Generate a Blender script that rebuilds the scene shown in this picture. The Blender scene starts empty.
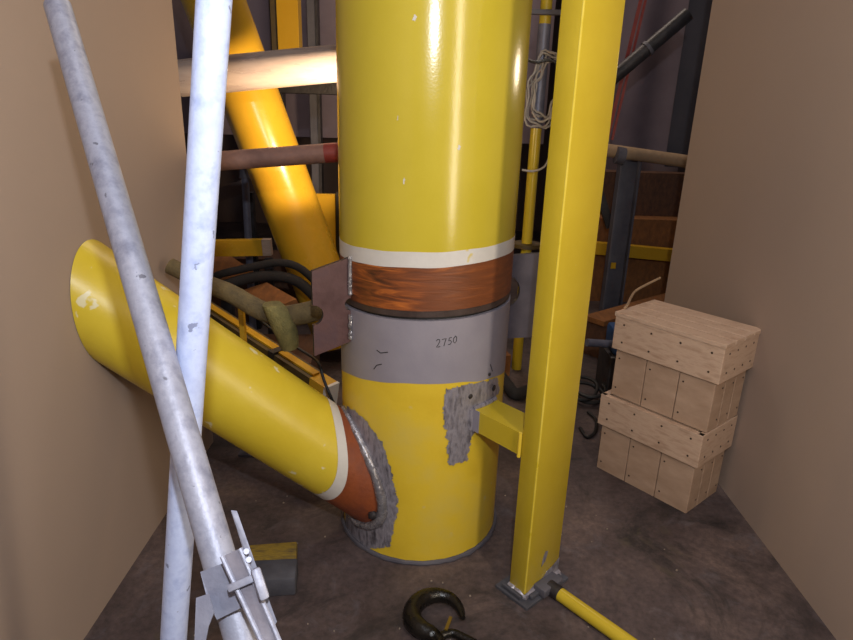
import bpy, bmesh, math, random
from mathutils import Vector, Matrix, noise

S = bpy.context.scene
COL = S.collection
PI = math.pi

# ------------------------------------------------------------------ camera
cam_data = bpy.data.cameras.new('camera')
cam_data.sensor_fit = 'HORIZONTAL'
cam_data.sensor_width = 36.0
cam_data.lens = 620.0 / 853.0 * 36.0
cam_data.clip_start = 0.05
cam = bpy.data.objects.new('camera', cam_data)
COL.objects.link(cam)
right = Vector((0.99954, 0.00987, 0.02864))
up = Vector((-0.0303, 0.32571, 0.94499))
back = right.cross(up)
M3 = Matrix((right, up, back)).transposed()
cam.matrix_world = Matrix.Translation((0.0068, -2.1195, 1.5533)) @ M3.to_4x4()
S.camera = cam

# ------------------------------------------------------------------ exposure, world, lights
S.view_settings.view_transform = 'Standard'
S.view_settings.look = 'None'
S.view_settings.gamma = 1.0
S.view_settings.use_curve_mapping = False
S.view_settings.exposure = 0.2

world = bpy.data.worlds.new('hall_air')
S.world = world
world.use_nodes = True
wbg = world.node_tree.nodes['Background']
wbg.inputs[0].default_value = (0.62, 0.55, 0.62, 1)
wbg.inputs[1].default_value = 0.10


def lamp(name, kind, loc, power, color, size=0.05, target=None, size_y=None, angle=None):
    d = bpy.data.lights.new(name, kind)
    d.energy = power
    d.color = color
    if kind == 'AREA':
        d.size = size
        if size_y:
            d.shape = 'RECTANGLE'
            d.size_y = size_y
    else:
        d.shadow_soft_size = size
    if kind == 'SPOT' and angle:
        d.spot_size = angle
        d.spot_blend = 0.35
    o = bpy.data.objects.new(name, d)
    COL.objects.link(o)
    o.location = loc
    if target is not None:
        o.rotation_euler = (Vector(target) - Vector(loc)).to_track_quat('-Z', 'Y').to_euler()
    return o


# the camera's flash, above the lens
lamp('camera_flash', 'POINT', (0.06, -2.17, 1.97), 70, (0.90, 0.94, 1.0), 0.022)
# a tall tube lamp standing in the hall to the right behind the photographer
lamp('tube_lamp', 'AREA', (1.05, -1.98, 1.62), 17, (1.0, 0.86, 0.66), 0.16, (0, 0, 1.62), 1.5)
# work lamp hanging behind the column, its reflector turned up to the left
lamp('work_lamp', 'SPOT', (-0.27, 0.64, 1.44), 80, (1.0, 0.74, 0.46), 0.04, (-0.75, 1.35, 1.62), None, math.radians(82))
lamp('work_lamp_spill', 'POINT', (-0.27, 0.66, 1.40), 8, (1.0, 0.72, 0.40), 0.04)
# inspection lamp on the right
lamp('inspection_lamp', 'SPOT', (1.17, 0.36, 1.72), 7, (1.0, 0.80, 0.55), 0.06, (0.2, -0.1, 1.6), None, math.radians(40))
# high hall lamps
lamp('hall_lamp', 'AREA', (0.3, 3.0, 4.6), 45, (1.0, 0.84, 0.70), 1.6, (0.0, 3.0, 0.0))
lamp('hall_lamp', 'AREA', (0.0, -1.6, 4.6), 22, (0.94, 0.94, 1.0), 1.6, (0.0, -1.2, 0.0))


# ------------------------------------------------------------------ helpers
def new_obj(name, verts, faces, mat, parent=None, smooth=False, kind=None):
    me = bpy.data.meshes.new(name)
    me.from_pydata([tuple(v) for v in verts], [], faces)
    me.update()
    bm = bmesh.new()
    bm.from_mesh(me)
    bmesh.ops.recalc_face_normals(bm, faces=bm.faces)
    bm.to_mesh(me)
    bm.free()
    if mat:
        me.materials.append(mat)
    if smooth:
        try:
            me.shade_smooth()
            me.set_sharp_from_angle(angle=math.radians(40))
        except Exception:
            pass
    o = bpy.data.objects.new(name, me)
    COL.objects.link(o)
    if parent:
        o.parent = parent
        o.matrix_parent_inverse = Matrix.Translation(-parent.location)
    if kind:
        o['kind'] = kind
    return o


def tag(o, label, cat, group=None):
    o['label'] = label
    o['category'] = cat
    if group:
        o['group'] = group
    return o


def thing(name, loc, label, cat, group=None):
    o = bpy.data.objects.new(name, None)
    COL.objects.link(o)
    o.location = loc
    o.empty_display_size = 0.1
    return tag(o, label, cat, group)


def structure(o):
    o['kind'] = 'structure'
    return o


class Geo:
    """collects simple solids into one mesh"""

    def __init__(self):
        self.v = []
        self.f = []

    def add(self, verts, faces):
        n = len(self.v)
        self.v += [Vector(v) for v in verts]
        self.f += [tuple(i + n for i in f) for f in faces]
        return self

    def box(self, c, s, axes=None, bev=0.0):
        c = Vector(c)
        ax = axes or (Vector((1, 0, 0)), Vector((0, 1, 0)), Vector((0, 0, 1)))
        ax = [Vector(a).normalized() for a in ax]
        bm = bmesh.new()
        bmesh.ops.create_cube(bm, size=1.0)
        for v in bm.verts:
            v.co = Vector((v.co.x * s[0], v.co.y * s[1], v.co.z * s[2]))
        if bev > 0:
            bmesh.ops.bevel(bm, geom=bm.edges[:], offset=bev, segments=2, affect='EDGES', profile=0.5)
        bm.verts.index_update()
        vs = [c + ax[0] * v.co.x + ax[1] * v.co.y + ax[2] * v.co.z for v in bm.verts]
        fs = [tuple(v.index for v in f.verts) for f in bm.faces]
        bm.free()
        return self.add(vs, fs)

    def beam(self, a, b, w, h, upv=(0, 0, 1), bev=0.0):
        a, b = Vector(a), Vector(b)
        d = (b - a)
        L = d.length
        d.normalize()
        u = Vector(upv)
        s = d.cross(u).normalized()
        u = s.cross(d).normalized()
        return self.box((a + b) / 2, (L, w, h), (d, s, u), bev)

    def tube(self, pts, r, n=16, cap=True, closed=False, start=None):
        pts = [Vector(p) for p in pts]
        m = len(pts)
        rs = r if isinstance(r, (list, tuple)) else [r] * m
        tang = []
        for i in range(m):
            if closed:
                t = pts[(i + 1) % m] - pts[i - 1]
            elif i == 0:
                t = pts[1] - pts[0]
            elif i == m - 1:
                t = pts[-1] - pts[-2]
            else:
                t = pts[i + 1] - pts[i - 1]
            tang.append(t.normalized())
        ref = Vector(start) if start else (Vector((0, 0, 1)) if abs(tang[0].z) < 0.9 else Vector((1, 0, 0)))
        u = (ref - tang[0] * ref.dot(tang[0])).normalized()
        vs, fs = [], []
        for i in range(m):
            u = (u - tang[i] * u.dot(tang[i])).normalized()
            w = tang[i].cross(u)
            for k in range(n):
                a = 2 * PI * k / n
                vs.append(pts[i] + (u * math.cos(a) + w * math.sin(a)) * rs[i])
        rings = m if closed else m - 1
        for i in range(rings):
            j = (i + 1) % m
            for k in range(n):
                k2 = (k + 1) % n
                fs.append((i * n + k, i * n + k2, j * n + k2, j * n + k))
        if cap and not closed:
            fs.append(tuple(range(n - 1, -1, -1)))
            fs.append(tuple((m - 1) * n + k for k in range(n)))
        return self.add(vs, fs)

    def pipe(self, a, b, ro, ri, n=40):
        """open hollow pipe with wall thickness"""
        a, b = Vector(a), Vector(b)
        d = (b - a).normalized()
        ref = Vector((0, 0, 1)) if abs(d.z) < 0.9 else Vector((1, 0, 0))
        u = (ref - d * ref.dot(d)).normalized()
        w = d.cross(u)
        vs, fs = [], []
        for (p, r) in ((a, ro), (b, ro), (b, ri), (a, ri)):
            for k in range(n):
                t = 2 * PI * k / n
                vs.append(p + (u * math.cos(t) + w * math.sin(t)) * r)
        for i in range(4):
            j = (i + 1) % 4
            for k in range(n):
                k2 = (k + 1) % n
                fs.append((i * n + k, i * n + k2, j * n + k2, j * n + k))
        return self.add(vs, fs)

    def prism(self, poly, off):
        """planar polygon (3D points) thickened by the vector off, centred"""
        off = Vector(off)
        n = len(poly)
        vs = [Vector(p) - off / 2 for p in poly] + [Vector(p) + off / 2 for p in poly]
        fs = [tuple(range(n)), tuple(range(2 * n - 1, n - 1, -1))]
        for i in range(n):
            j = (i + 1) % n
            fs.append((i, j, n + j, n + i))
        return self.add(vs, fs)

    def build(self, name, mat, parent=None, smooth=False, kind=None):
        return new_obj(name, self.v, self.f, mat, parent, smooth, kind)


# ------------------------------------------------------------------ materials
def srgb(r, g, b):
    def c(x):
        x /= 255.0
        return x / 12.92 if x <= 0.04045 else ((x + 0.055) / 1.055) ** 2.4
    return (c(r), c(g), c(b), 1)


def material(name, cols, scale=6.0, rough=0.5, metal=0.0, bump=0.0, bump_scale=60.0, detail=6.0,
             stretch=(1, 1, 1), coat=0.0, chips=None, chip_scale=9.0, chip_level=0.68, rough_var=0.1, spec=0.5):
    """mottled surface: two or three colours blended by noise, optional paint chips"""
    m = bpy.data.materials.new(name)
    m.use_nodes = True
    nt = m.node_tree
    N, L = nt.nodes, nt.links
    p = N['Principled BSDF']
    tc = N.new('ShaderNodeTexCoord')
    mp = N.new('ShaderNodeMapping')
    mp.inputs['Scale'].default_value = stretch
    L.new(tc.outputs['Object'], mp.inputs[0])
    no = N.new('ShaderNodeTexNoise')
    no.inputs['Scale'].default_value = scale
    no.inputs['Detail'].default_value = detail
    no.inputs['Roughness'].default_value = 0.62
    L.new(mp.outputs[0], no.inputs['Vector'])
    cr = N.new('ShaderNodeValToRGB')
    e = cr.color_ramp.elements
    e[0].position = 0.30
    e[0].color = cols[0]
    e[1].position = 0.70
    e[1].color = cols[-1]
    if len(cols) == 3:
        k = e.new(0.5)
        k.color = cols[1]
    L.new(no.outputs[0], cr.inputs[0])
    out = cr.outputs[0]
    if chips:
        n2 = N.new('ShaderNodeTexNoise')
        n2.inputs['Scale'].default_value = chip_scale
        n2.inputs['Detail'].default_value = 3.0
        L.new(tc.outputs['Object'], n2.inputs['Vector'])
        r2 = N.new('ShaderNodeValToRGB')
        r2.color_ramp.elements[0].position = chip_level
        r2.color_ramp.elements[0].color = (0, 0, 0, 1)
        r2.color_ramp.elements[1].position = chip_level + 0.03
        r2.color_ramp.elements[1].color = (1, 1, 1, 1)
        L.new(n2.outputs[0], r2.inputs[0])
        mx = N.new('ShaderNodeMix')
        mx.data_type = 'RGBA'
        L.new(r2.outputs[0], mx.inputs[0])
        L.new(out, mx.inputs[6])
        mx.inputs[7].default_value = chips
        out = mx.outputs[2]
    L.new(out, p.inputs['Base Color'])
    p.inputs['Metallic'].default_value = metal
    p.inputs['Specular IOR Level'].default_value = spec
    mr = N.new('ShaderNodeMapRange')
    mr.inputs[3].default_value = max(0.05, rough - rough_var)
    mr.inputs[4].default_value = min(1.0, rough + rough_var)
    L.new(no.outputs[0], mr.inputs[0])
    L.new(mr.outputs[0], p.inputs['Roughness'])
    if coat:
        p.inputs['Coat Weight'].default_value = coat
        p.inputs['Coat Roughness'].default_value = 0.12
    if bump > 0:
        n3 = N.new('ShaderNodeTexNoise')
        n3.inputs['Scale'].default_value = bump_scale
        n3.inputs['Detail'].default_value = 4.0
        L.new(mp.outputs[0], n3.inputs['Vector'])
        b = N.new('ShaderNodeBump')
        b.inputs['Strength'].default_value = bump
        b.inputs['Distance'].default_value = 0.01
        L.new(n3.outputs[0], b.inputs['Height'])
        L.new(b.outputs[0], p.inputs['Normal'])
    return m


YEL = (srgb(206, 176, 18), srgb(214, 184, 26))
M = {}
M['yellow'] = material('yellow_gloss_paint', (srgb(189, 170, 50), srgb(197, 178, 58)), 3.5, 0.20, 0, 0.03, 130, chips=srgb(180, 172, 120), chip_scale=14, chip_level=0.775, rough_var=0.03)
M['yellow_worn'] = material('yellow_worn_paint', (srgb(210, 177, 44), srgb(218, 187, 52), srgb(210, 184, 78)), 4.0, 0.40, 0, 0.06, 70, chips=srgb(206, 188, 120), chip_scale=7, chip_level=0.66)
M['yellow_brace'] = material('yellow_scuffed_paint', (srgb(204, 178, 44), srgb(214, 190, 58)), 5.0, 0.36, 0, 0.05, 80, chips=srgb(220, 212, 170), chip_scale=15, chip_level=0.665, rough_var=0.04)
M['yellow_post'] = material('yellow_post_paint', (srgb(188, 163, 40), srgb(196, 171, 48)), 5.0, 0.24, 0, 0.03, 110, chips=srgb(190, 180, 120), chip_scale=20, chip_level=0.75, rough_var=0.03)
M['yellow_far'] = material('yellow_warm_paint', (srgb(198, 152, 36), srgb(208, 162, 44)), 4.0, 0.26, 0, 0.04, 50)
M['yellow_dusty'] = material('yellow_dusty_paint', (srgb(64, 52, 28), srgb(90, 72, 30)), 9.0, 0.6, 0, 0.1, 60)  # dark tone that also carries the shade on the rear beam's web
M['white'] = material('off_white_primer_paint', (srgb(196, 192, 186), srgb(212, 208, 202)), 8.0, 0.5, 0, 0.06, 60, chips=srgb(206, 186, 90), chip_scale=10, chip_level=0.72)
M['grey_prime'] = material('grey_primer', (srgb(132, 127, 138), srgb(146, 141, 150)), 5.0, 0.55, 0, 0.05, 70, chips=srgb(112, 106, 108), chip_scale=8, chip_level=0.72)
M['plate'] = material('brown_mill_plate', (srgb(74, 49, 49), srgb(92, 65, 64), srgb(80, 60, 66)), 9.0, 0.5, 0.1, 0.10, 70)
M['plate_grey'] = material('grey_mill_plate', (srgb(66, 62, 72), srgb(84, 79, 88)), 12.0, 0.55, 0.2, 0.10, 90)
M['dark_steel'] = material('dark_cut_steel', (srgb(40, 38, 40), srgb(66, 62, 64)), 14.0, 0.45, 0.4, 0.2, 60)
M['weld'] = material('bright_weld_metal', (srgb(120, 118, 124), srgb(176, 174, 180)), 30.0, 0.26, 0.6, 0.5, 70, rough_var=0.12)
M['ground'] = material('ground_bare_steel', (srgb(66, 62, 68), srgb(160, 156, 166), srgb(112, 108, 116)), 34.0, 0.34, 0.35, 0.3, 120, rough_var=0.15, stretch=(1, 1, 0.35))
M['galv'] = material('galvanised_tube', (srgb(158, 172, 214), srgb(190, 202, 236), srgb(174, 186, 224)), 26.0, 0.5, 0.0, 0.08, 120, chips=srgb(130, 138, 168), chip_scale=48, chip_level=0.69)  # blue-white flash glare put into the tube's colour
M['galv_plate'] = material('galvanised_plate', (srgb(120, 122, 140), srgb(150, 152, 168)), 18.0, 0.5, 0.3, 0.12, 90)
M['scale_steel'] = material('scale_steel', (srgb(100, 96, 108), srgb(140, 136, 146)), 14.0, 0.5, 0.25, 0.15, 70)
M['steel_pipe'] = material('brown_grey_steel_pipe', (srgb(148, 132, 128), srgb(178, 162, 154)), 9.0, 0.28, 0.1, 0.05, 60, stretch=(0.4, 2, 2))
M['rust_pipe'] = material('rusty_pipe', (srgb(128, 98, 90), srgb(160, 124, 112)), 12.0, 0.6, 0.1, 0.2, 80)
M['red_paint'] = material('red_paint', (srgb(132, 44, 40), srgb(150, 62, 52)), 12.0, 0.5, 0, 0.1, 60)
M['rust'] = material('brown_rust', (srgb(112, 54, 24), srgb(138, 70, 34), srgb(118, 60, 38)), 7.0, 0.55, 0, 0.2, 60)
M['khaki'] = material('khaki_sling_cloth', (srgb(84, 72, 50), srgb(116, 100, 66)), 24.0, 0.85, 0, 0.4, 120)
M['olive'] = material('olive_webbing', (srgb(100, 94, 56), srgb(132, 122, 74)), 30.0, 0.85, 0, 0.5, 140)
M['black'] = material('black_rubber', (srgb(18, 17, 18), srgb(34, 32, 32)), 16.0, 0.5, 0, 0.1, 60)
M['hook'] = material('oily_black_hook', (srgb(14, 13, 12), srgb(36, 32, 28)), 18.0, 0.28, 0.3, 0.25, 60, rough_var=0.12)
M['brass'] = material('brassy_latch', (srgb(110, 88, 30), srgb(140, 112, 40)), 20.0, 0.45, 0.4, 0.1, 60)
M['pine'] = material('pale_pine', (srgb(166, 136, 114), srgb(192, 164, 142), srgb(178, 148, 126)), 5.0, 0.7, 0, 0.12, 40, stretch=(2, 2, 9))
M['ply'] = material('pale_plywood', (srgb(156, 128, 106), srgb(182, 154, 132)), 4.0, 0.7, 0, 0.1, 40, stretch=(1.5, 1.5, 4))
M['nail'] = material('nail_head', (srgb(60, 48, 42), srgb(80, 66, 58)), 20.0, 0.5, 0.5)
M['timber'] = material('orange_brown_timber', (srgb(112, 70, 36), srgb(146, 94, 48)), 6.0, 0.75, 0, 0.2, 30, stretch=(6, 1.5, 3))
M['dark_timber'] = material('dark_brown_timber', (srgb(72, 48, 36), srgb(104, 70, 48)), 6.0, 0.8, 0, 0.2, 30, stretch=(6, 1.5, 3))
M['grey_block'] = material('dark_grey_block', (srgb(58, 58, 66), srgb(84, 84, 92)), 10.0, 0.75, 0, 0.3, 40)
M['yellow_block'] = material('flaking_yellow_block', (srgb(74, 62, 44), srgb(140, 116, 36), srgb(92, 76, 48)), 12.0, 0.8, 0, 0.3, 40, stretch=(1, 4, 1))
M['tarp'] = material('purple_grey_sheet', (srgb(110, 98, 108), srgb(132, 118, 128)), 2.0, 0.8, 0, 0.1, 10)
M['dark_sheet'] = material('dark_slate_sheet', (srgb(52, 52, 62), srgb(68, 66, 76)), 3.0, 0.7, 0, 0.1, 10)
M['hall_wall'] = material('brown_hall_wall', (srgb(84, 70, 68), srgb(104, 88, 82)), 1.5, 0.85, 0, 0.1, 8)
M['taupe'] = material('taupe_wall_paint', (srgb(164, 145, 132), srgb(168, 149, 136)), 1.2, 0.9, 0, 0.03, 60, spec=0.2)
M['blue'] = material('blue_paint', (srgb(32, 62, 108), srgb(50, 84, 132)), 10.0, 0.5, 0, 0.1, 60)
M['blue_grey'] = material('blue_grey_pole', (srgb(96, 98, 116), srgb(120, 122, 138)), 12.0, 0.45, 0.3, 0.1, 60)
M['wire'] = material('pale_wire', (srgb(140, 134, 130), srgb(172, 166, 158)), 20.0, 0.5, 0.1)
M['grey_steel'] = material('grey_post_steel', (srgb(78, 76, 86), srgb(100, 98, 106)), 7.0, 0.6, 0.2, 0.15, 50)
M['ink'] = material('black_marker_ink', (srgb(16, 15, 18), srgb(26, 24, 28)), 20.0, 0.6)
M['wood_rope'] = material('tan_rope', (srgb(150, 124, 96), srgb(170, 142, 112)), 20.0, 0.8)


def floor_material():
    m = bpy.data.materials.new('stained_concrete')
    m.use_nodes = True
    nt = m.node_tree
    N, L = nt.nodes, nt.links
    p = N['Principled BSDF']
    tc = N.new('ShaderNodeTexCoord')

    def nz(scale, detail=8.0, rough=0.65, dist=0.0):
        n = N.new('ShaderNodeTexNoise')
        n.inputs['Scale'].default_value = scale
        n.inputs['Detail'].default_value = detail
        n.inputs['Roughness'].default_value = rough
        n.inputs['Distortion'].default_value = dist
        L.new(tc.outputs['Object'], n.inputs['Vector'])
        return n.outputs[0]

    def ramp(src, stops):
        r = N.new('ShaderNodeValToRGB')
        e = r.color_ramp.elements
        e[0].position, e[0].color = stops[0]
        e[1].position, e[1].color = stops[-1]
        for s in stops[1:-1]:
            k = e.new(s[0])
            k.color = s[1]
        L.new(src, r.inputs[0])
        return r.outputs[0]

    def mix(a, b, f, mode='MIX'):
        x = N.new('ShaderNodeMix')
        x.data_type = 'RGBA'
        x.blend_type = mode
        L.new(a, x.inputs[6])
        L.new(b, x.inputs[7])
        if isinstance(f, float):
            x.inputs[0].default_value = f
        else:
            L.new(f, x.inputs[0])
        return x.outputs[2]

    base = ramp(nz(2.4, 9, 0.7, 0.4), [(0.30, srgb(58, 46, 46)), (0.5, srgb(78, 66, 66)), (0.68, srgb(104, 88, 84))])
    fine = ramp(nz(42, 6), [(0.35, (0.62, 0.62, 0.62, 1)), (0.65, (1.25, 1.22, 1.2, 1))])
    c = mix(base, fine, 0.8, 'MULTIPLY')
    grey = N.new('ShaderNodeRGB')
    grey.outputs[0].default_value = srgb(104, 100, 108)
    c = mix(c, grey.outputs[0], ramp(nz(5.0, 9, 0.75, 1.2), [(0.55, (0, 0, 0, 1)), (0.75, (0.6, 0.6, 0.6, 1))]))
    oil = N.new('ShaderNodeRGB')
    oil.outputs[0].default_value = srgb(32, 28, 29)
    c = mix(c, oil.outputs[0], ramp(nz(1.7, 9, 0.7, 1.5), [(0.54, (0, 0, 0, 1)), (0.66, (0.85, 0.85, 0.85, 1))]))
    olive = N.new('ShaderNodeRGB')
    olive.outputs[0].default_value = srgb(90, 82, 60)
    c = mix(c, olive.outputs[0], ramp(nz(3.1, 7, 0.7, 0.8), [(0.60, (0, 0, 0, 1)), (0.76, (0.7, 0.7, 0.7, 1))]))
    L.new(c, p.inputs['Base Color'])
    r = N.new('ShaderNodeMapRange')
    L.new(nz(4.0), r.inputs[0])
    r.inputs[3].default_value = 0.50
    r.inputs[4].default_value = 0.85
    L.new(r.outputs[0], p.inputs['Roughness'])
    b = N.new('ShaderNodeBump')
    b.inputs['Strength'].default_value = 0.35
    b.inputs['Distance'].default_value = 0.008
    L.new(nz(26, 8, 0.75), b.inputs['Height'])
    L.new(b.outputs[0], p.inputs['Normal'])
    return m


def rusty_band_material():
    """bare pipe steel, varnish-brown with flowing orange rust grain"""
    m = bpy.data.materials.new('rusty_brown_steel')
    m.use_nodes = True
    nt = m.node_tree
    N, L = nt.nodes, nt.links
    p = N['Principled BSDF']
    tc = N.new('ShaderNodeTexCoord')
    mp = N.new('ShaderNodeMapping')
    mp.inputs['Scale'].default_value = (2.2, 2.2, 17.0)
    L.new(tc.outputs['Object'], mp.inputs[0])
    n1 = N.new('ShaderNodeTexNoise')
    n1.inputs['Scale'].default_value = 2.6
    n1.inputs['Detail'].default_value = 5.0
    n1.inputs['Distortion'].default_value = 1.3
    L.new(mp.outputs[0], n1.inputs['Vector'])
    cr = N.new('ShaderNodeValToRGB')
    e = cr.color_ramp.elements
    e[0].position, e[0].color = 0.34, srgb(58, 30, 14)
    e[1].position, e[1].color = 0.72, srgb(206, 116, 42)
    k = e.new(0.48)
    k.color = srgb(108, 56, 24)
    k = e.new(0.56)
    k.color = srgb(140, 74, 30)
    L.new(n1.outputs[0], cr.inputs[0])
    n2 = N.new('ShaderNodeTexNoise')
    n2.inputs['Scale'].default_value = 3.5
    n2.inputs['Detail'].default_value = 3.0
    L.new(tc.outputs['Object'], n2.inputs['Vector'])
    plain = N.new('ShaderNodeRGB')
    plain.outputs[0].default_value = srgb(116, 64, 34)
    r2 = N.new('ShaderNodeValToRGB')
    r2.color_ramp.elements[0].position = 0.42
    r2.color_ramp.elements[1].position = 0.60
    r2.color_ramp.elements[0].color = (0.05, 0.05, 0.05, 1)
    r2.color_ramp.elements[1].color = (0.85, 0.85, 0.85, 1)
    # the grain is wildest on the left of the band and calms down to the right
    sx = N.new('ShaderNodeSeparateXYZ')
    L.new(tc.outputs['Object'], sx.inputs[0])
    ad = N.new('ShaderNodeMath')
    ad.operation = 'MULTIPLY_ADD'
    ad.inputs[1].default_value = 0.75
    L.new(sx.outputs[0], ad.inputs[0])
    L.new(n2.outputs[0], ad.inputs[2])
    L.new(ad.outputs[0], r2.inputs[0])
    mx = N.new('ShaderNodeMix')
    mx.data_type = 'RGBA'
    L.new(r2.outputs[0], mx.inputs[0])
    L.new(cr.outputs[0], mx.inputs[6])
    L.new(plain.outputs[0], mx.inputs[7])
    L.new(mx.outputs[2], p.inputs['Base Color'])
    p.inputs['Roughness'].default_value = 0.5
    b = N.new('ShaderNodeBump')
    b.inputs['Strength'].default_value = 0.25
    b.inputs['Distance'].default_value = 0.006
    L.new(n1.outputs[0], b.inputs['Height'])
    L.new(b.outputs[0], p.inputs['Normal'])
    return m


M['galv_dull'] = material('dull_galvanised_tube', (srgb(122, 124, 142), srgb(156, 158, 174), srgb(138, 140, 156)), 26.0, 0.5, 0.25, 0.10, 120, chips=srgb(104, 104, 116), chip_scale=48, chip_level=0.70)
M['grit'] = material('grit_crumbs', (srgb(120, 108, 98), srgb(150, 136, 122)), 20.0, 0.9)
M['hose'] = material('dull_black_hose', (srgb(22, 20, 22), srgb(40, 36, 36)), 12.0, 0.85, 0, 0.3, 40)
M['lip'] = material('scorched_pipe_lip', (srgb(54, 42, 38), srgb(78, 64, 60)), 16.0, 0.5, 0.2, 0.1, 60)
M['yellow_rub'] = material('pale_rubbed_yellow', (srgb(204, 180, 44), srgb(220, 198, 80)), 20.0, 0.3)  # highlight colour for the bead on the post corner
M['floor'] = floor_material()
M['rust_band'] = rusty_band_material()

# ------------------------------------------------------------------ setting
structure(Geo().box((0.0, 1.5, -0.05), (9.0, 10.4, 0.1)).build('floor', M['floor']))
structure(Geo().box((0.0, 6.3, 2.5), (9.0, 0.2, 5.0)).build('wall_back', M['hall_wall']))
structure(Geo().box((-1.08, -1.6, 2.5), (0.16, 4.2, 5.0)).build('wall_left', M['taupe']))
structure(Geo().box((1.41, -1.25, 2.5), (0.16, 4.9, 5.0)).build('wall_right', M['taupe']))
structure(Geo().box((0.0, 1.5, 5.05), (9.0, 10.4, 0.1)).build('ceiling', M['hall_wall']))

# ------------------------------------------------------------------ the big column
R0 = 0.30
NSEG = 128


def shell(zlo, zhi, r, a0=0.0, a1=2 * PI, n=NSEG, rows=1, inner=None):
    """curved skin on a cylinder between two heights that may vary round it"""
    full = abs(a1 - a0 - 2 * PI) < 1e-6
    m = n if full else n + 1
    g = Geo()
    vs, fs = [], []
    for j in range(rows + 1):
        for i in range(m):
            a = a0 + (a1 - a0) * i / n
            lo = zlo(a) if callable(zlo) else zlo
            hi = zhi(a) if callable(zhi) else zhi
            vs.append(Vector((r * math.cos(a), r * math.sin(a), lo + (hi - lo) * j / rows)))
    cols = m if full else m - 1
    for j in range(rows):
        for i in range(cols):
            k = (i + 1) % m
            fs.append((j * m + i, j * m + k, (j + 1) * m + k, (j + 1) * m + i))
    g.add(vs, fs)
    if inner is not None:
        # thick wall: inner skin and the two rims
        base = len(g.v)
        vs2 = [Vector((v.x * inner / r, v.y * inner / r, v.z)) for v in vs]
        g.add(vs2, [tuple(reversed(f)) for f in fs])
        top = rows * m
        for i in range(cols):
            k = (i + 1) % m
            g.f.append((i, base + i, base + k, k))
            g.f.append((top + i, top + k, base + top + k, base + top + i))
    return g


def tilt(z0, k, wob=0.0, side=0.0):
    """height of a hand-made line round the pipe: z0 in front, sloping with x"""
    def fn(a):
        s = math.sin(a)
        return z0 + k * R0 * math.cos(a) + side * (1 + s) + wob * noise.noise(Vector((3 * math.cos(a), 3 * s, z0 * 7)))
    return fn


z_white_top = tilt(1.140, 0.045, 0.003)
z_white_bot = tilt(1.092, 0.055, 0.003)
z_lip = tilt(0.954, 0.032, 0.0)
z_gap_top = tilt(0.933, 0.03, 0.0)
z_gap_bot = tilt(0.922, 0.03, 0.0)
z_grey_bot = tilt(0.708, 0.02, 0.006, -0.07)

column = thing('tubular_column', (0, 0, 0), 'thick upright yellow steel pipe with white, rust brown and grey bands, cut through and held by side plates', 'column')
upper_pipe = shell(z_white_top, 4.98, R0, inner=R0 - 0.02).build('upper_pipe', M['yellow'], column, True)
shell(z_white_bot, z_white_top, R0 + 0.0006, inner=R0 - 0.02).build('white_band', M['white'], column, True)
shell(z_lip, z_white_bot, R0, inner=R0 - 0.02).build('rusty_band', M['rust_band'], column, True)
shell(z_gap_top, z_lip, R0 - 0.002, inner=R0 - 0.03).build('cut_edge', M['lip'], column, True)
shell(z_gap_bot, z_gap_top, R0 - 0.014, inner=R0 - 0.03).build('root_gap', M['black'], column, True)
grey_band = shell(z_grey_bot, z_gap_bot, R0 + 0.001, inner=R0 - 0.02).build('grey_band', M['grey_prime'], column, True)
lower_pipe = shell(0.0, z_grey_bot, R0, inner=R0 - 0.02).build('lower_pipe', M['yellow_worn'], column, True)

# weld bead round the foot
pts = []
for i in range(96):
    a = 2 * PI * i / 96
    q = noise.noise(Vector((9 * math.cos(a), 9 * math.sin(a), 0)))
    pts.append(((R0 + 0.004 + 0.003 * q) * math.cos(a), (R0 + 0.004 + 0.003 * q) * math.sin(a), 0.006))
Geo().tube(pts, [0.009 + 0.003 * noise.noise(Vector((p[0] * 40, p[1] * 40, 1))) for p in pts], 8, closed=True).build('base_weld', M['grey_steel'], column, True)


def inside(poly, x, y):
    c = False
    n = len(poly)
    for i in range(n):
        x1, y1 = poly[i]
        x2, y2 = poly[i - 1]
        if (y1 > y) != (y2 > y) and x < (x2 - x1) * (y - y1) / (y2 - y1) + x1:
            c = not c
    return c


def patch(poly, r, name, mat, parent, cell=0.004, rag=0.009, relief=0.002):
    """ragged thin skin lying on the column over an outline given as (angle, height)"""
    a0 = min(p[0] for p in poly) - 0.05
    a1 = max(p[0] for p in poly) + 0.05
    z0 = max(0.004, min(p[1] for p in poly) - 0.02)
    z1 = max(p[1] for p in poly) + 0.02
    na = max(2, int((a1 - a0) * R0 / cell))
    nz = max(2, int((z1 - z0) / cell))
    vid = {}
    vs, fs = [], []

    def vert(i, j):
        if (i, j) not in vid:
            a = a0 + (a1 - a0) * i / na
            z = z0 + (z1 - z0) * j / nz
            q = noise.noise(Vector((a * 22, z * 70, 3.0))) * 0.5 + 0.5
            rr = r + relief * q
            vid[(i, j)] = len(vs)
            vs.append((rr * math.cos(a), rr * math.sin(a), z))
        return vid[(i, j)]
    for i in range(na):
        for j in range(nz):
            a = a0 + (a1 - a0) * (i + 0.5) / na
            z = z0 + (z1 - z0) * (j + 0.5) / nz
            da = (noise.noise(Vector((a * 14, z * 46, 0))) + 0.4 * noise.noise(Vector((a * 45, z * 150, 0)))) * rag / R0
            dz = (noise.noise(Vector((a * 14, z * 46, 9))) + 0.4 * noise.noise(Vector((a * 45, z * 150, 9)))) * rag
            if inside(poly, a + da, z + dz):
                fs.append((vert(i, j), vert(i + 1, j), vert(i + 1, j + 1), vert(i, j + 1)))
    return new_obj(name, vs, fs, mat, parent, True)


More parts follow.
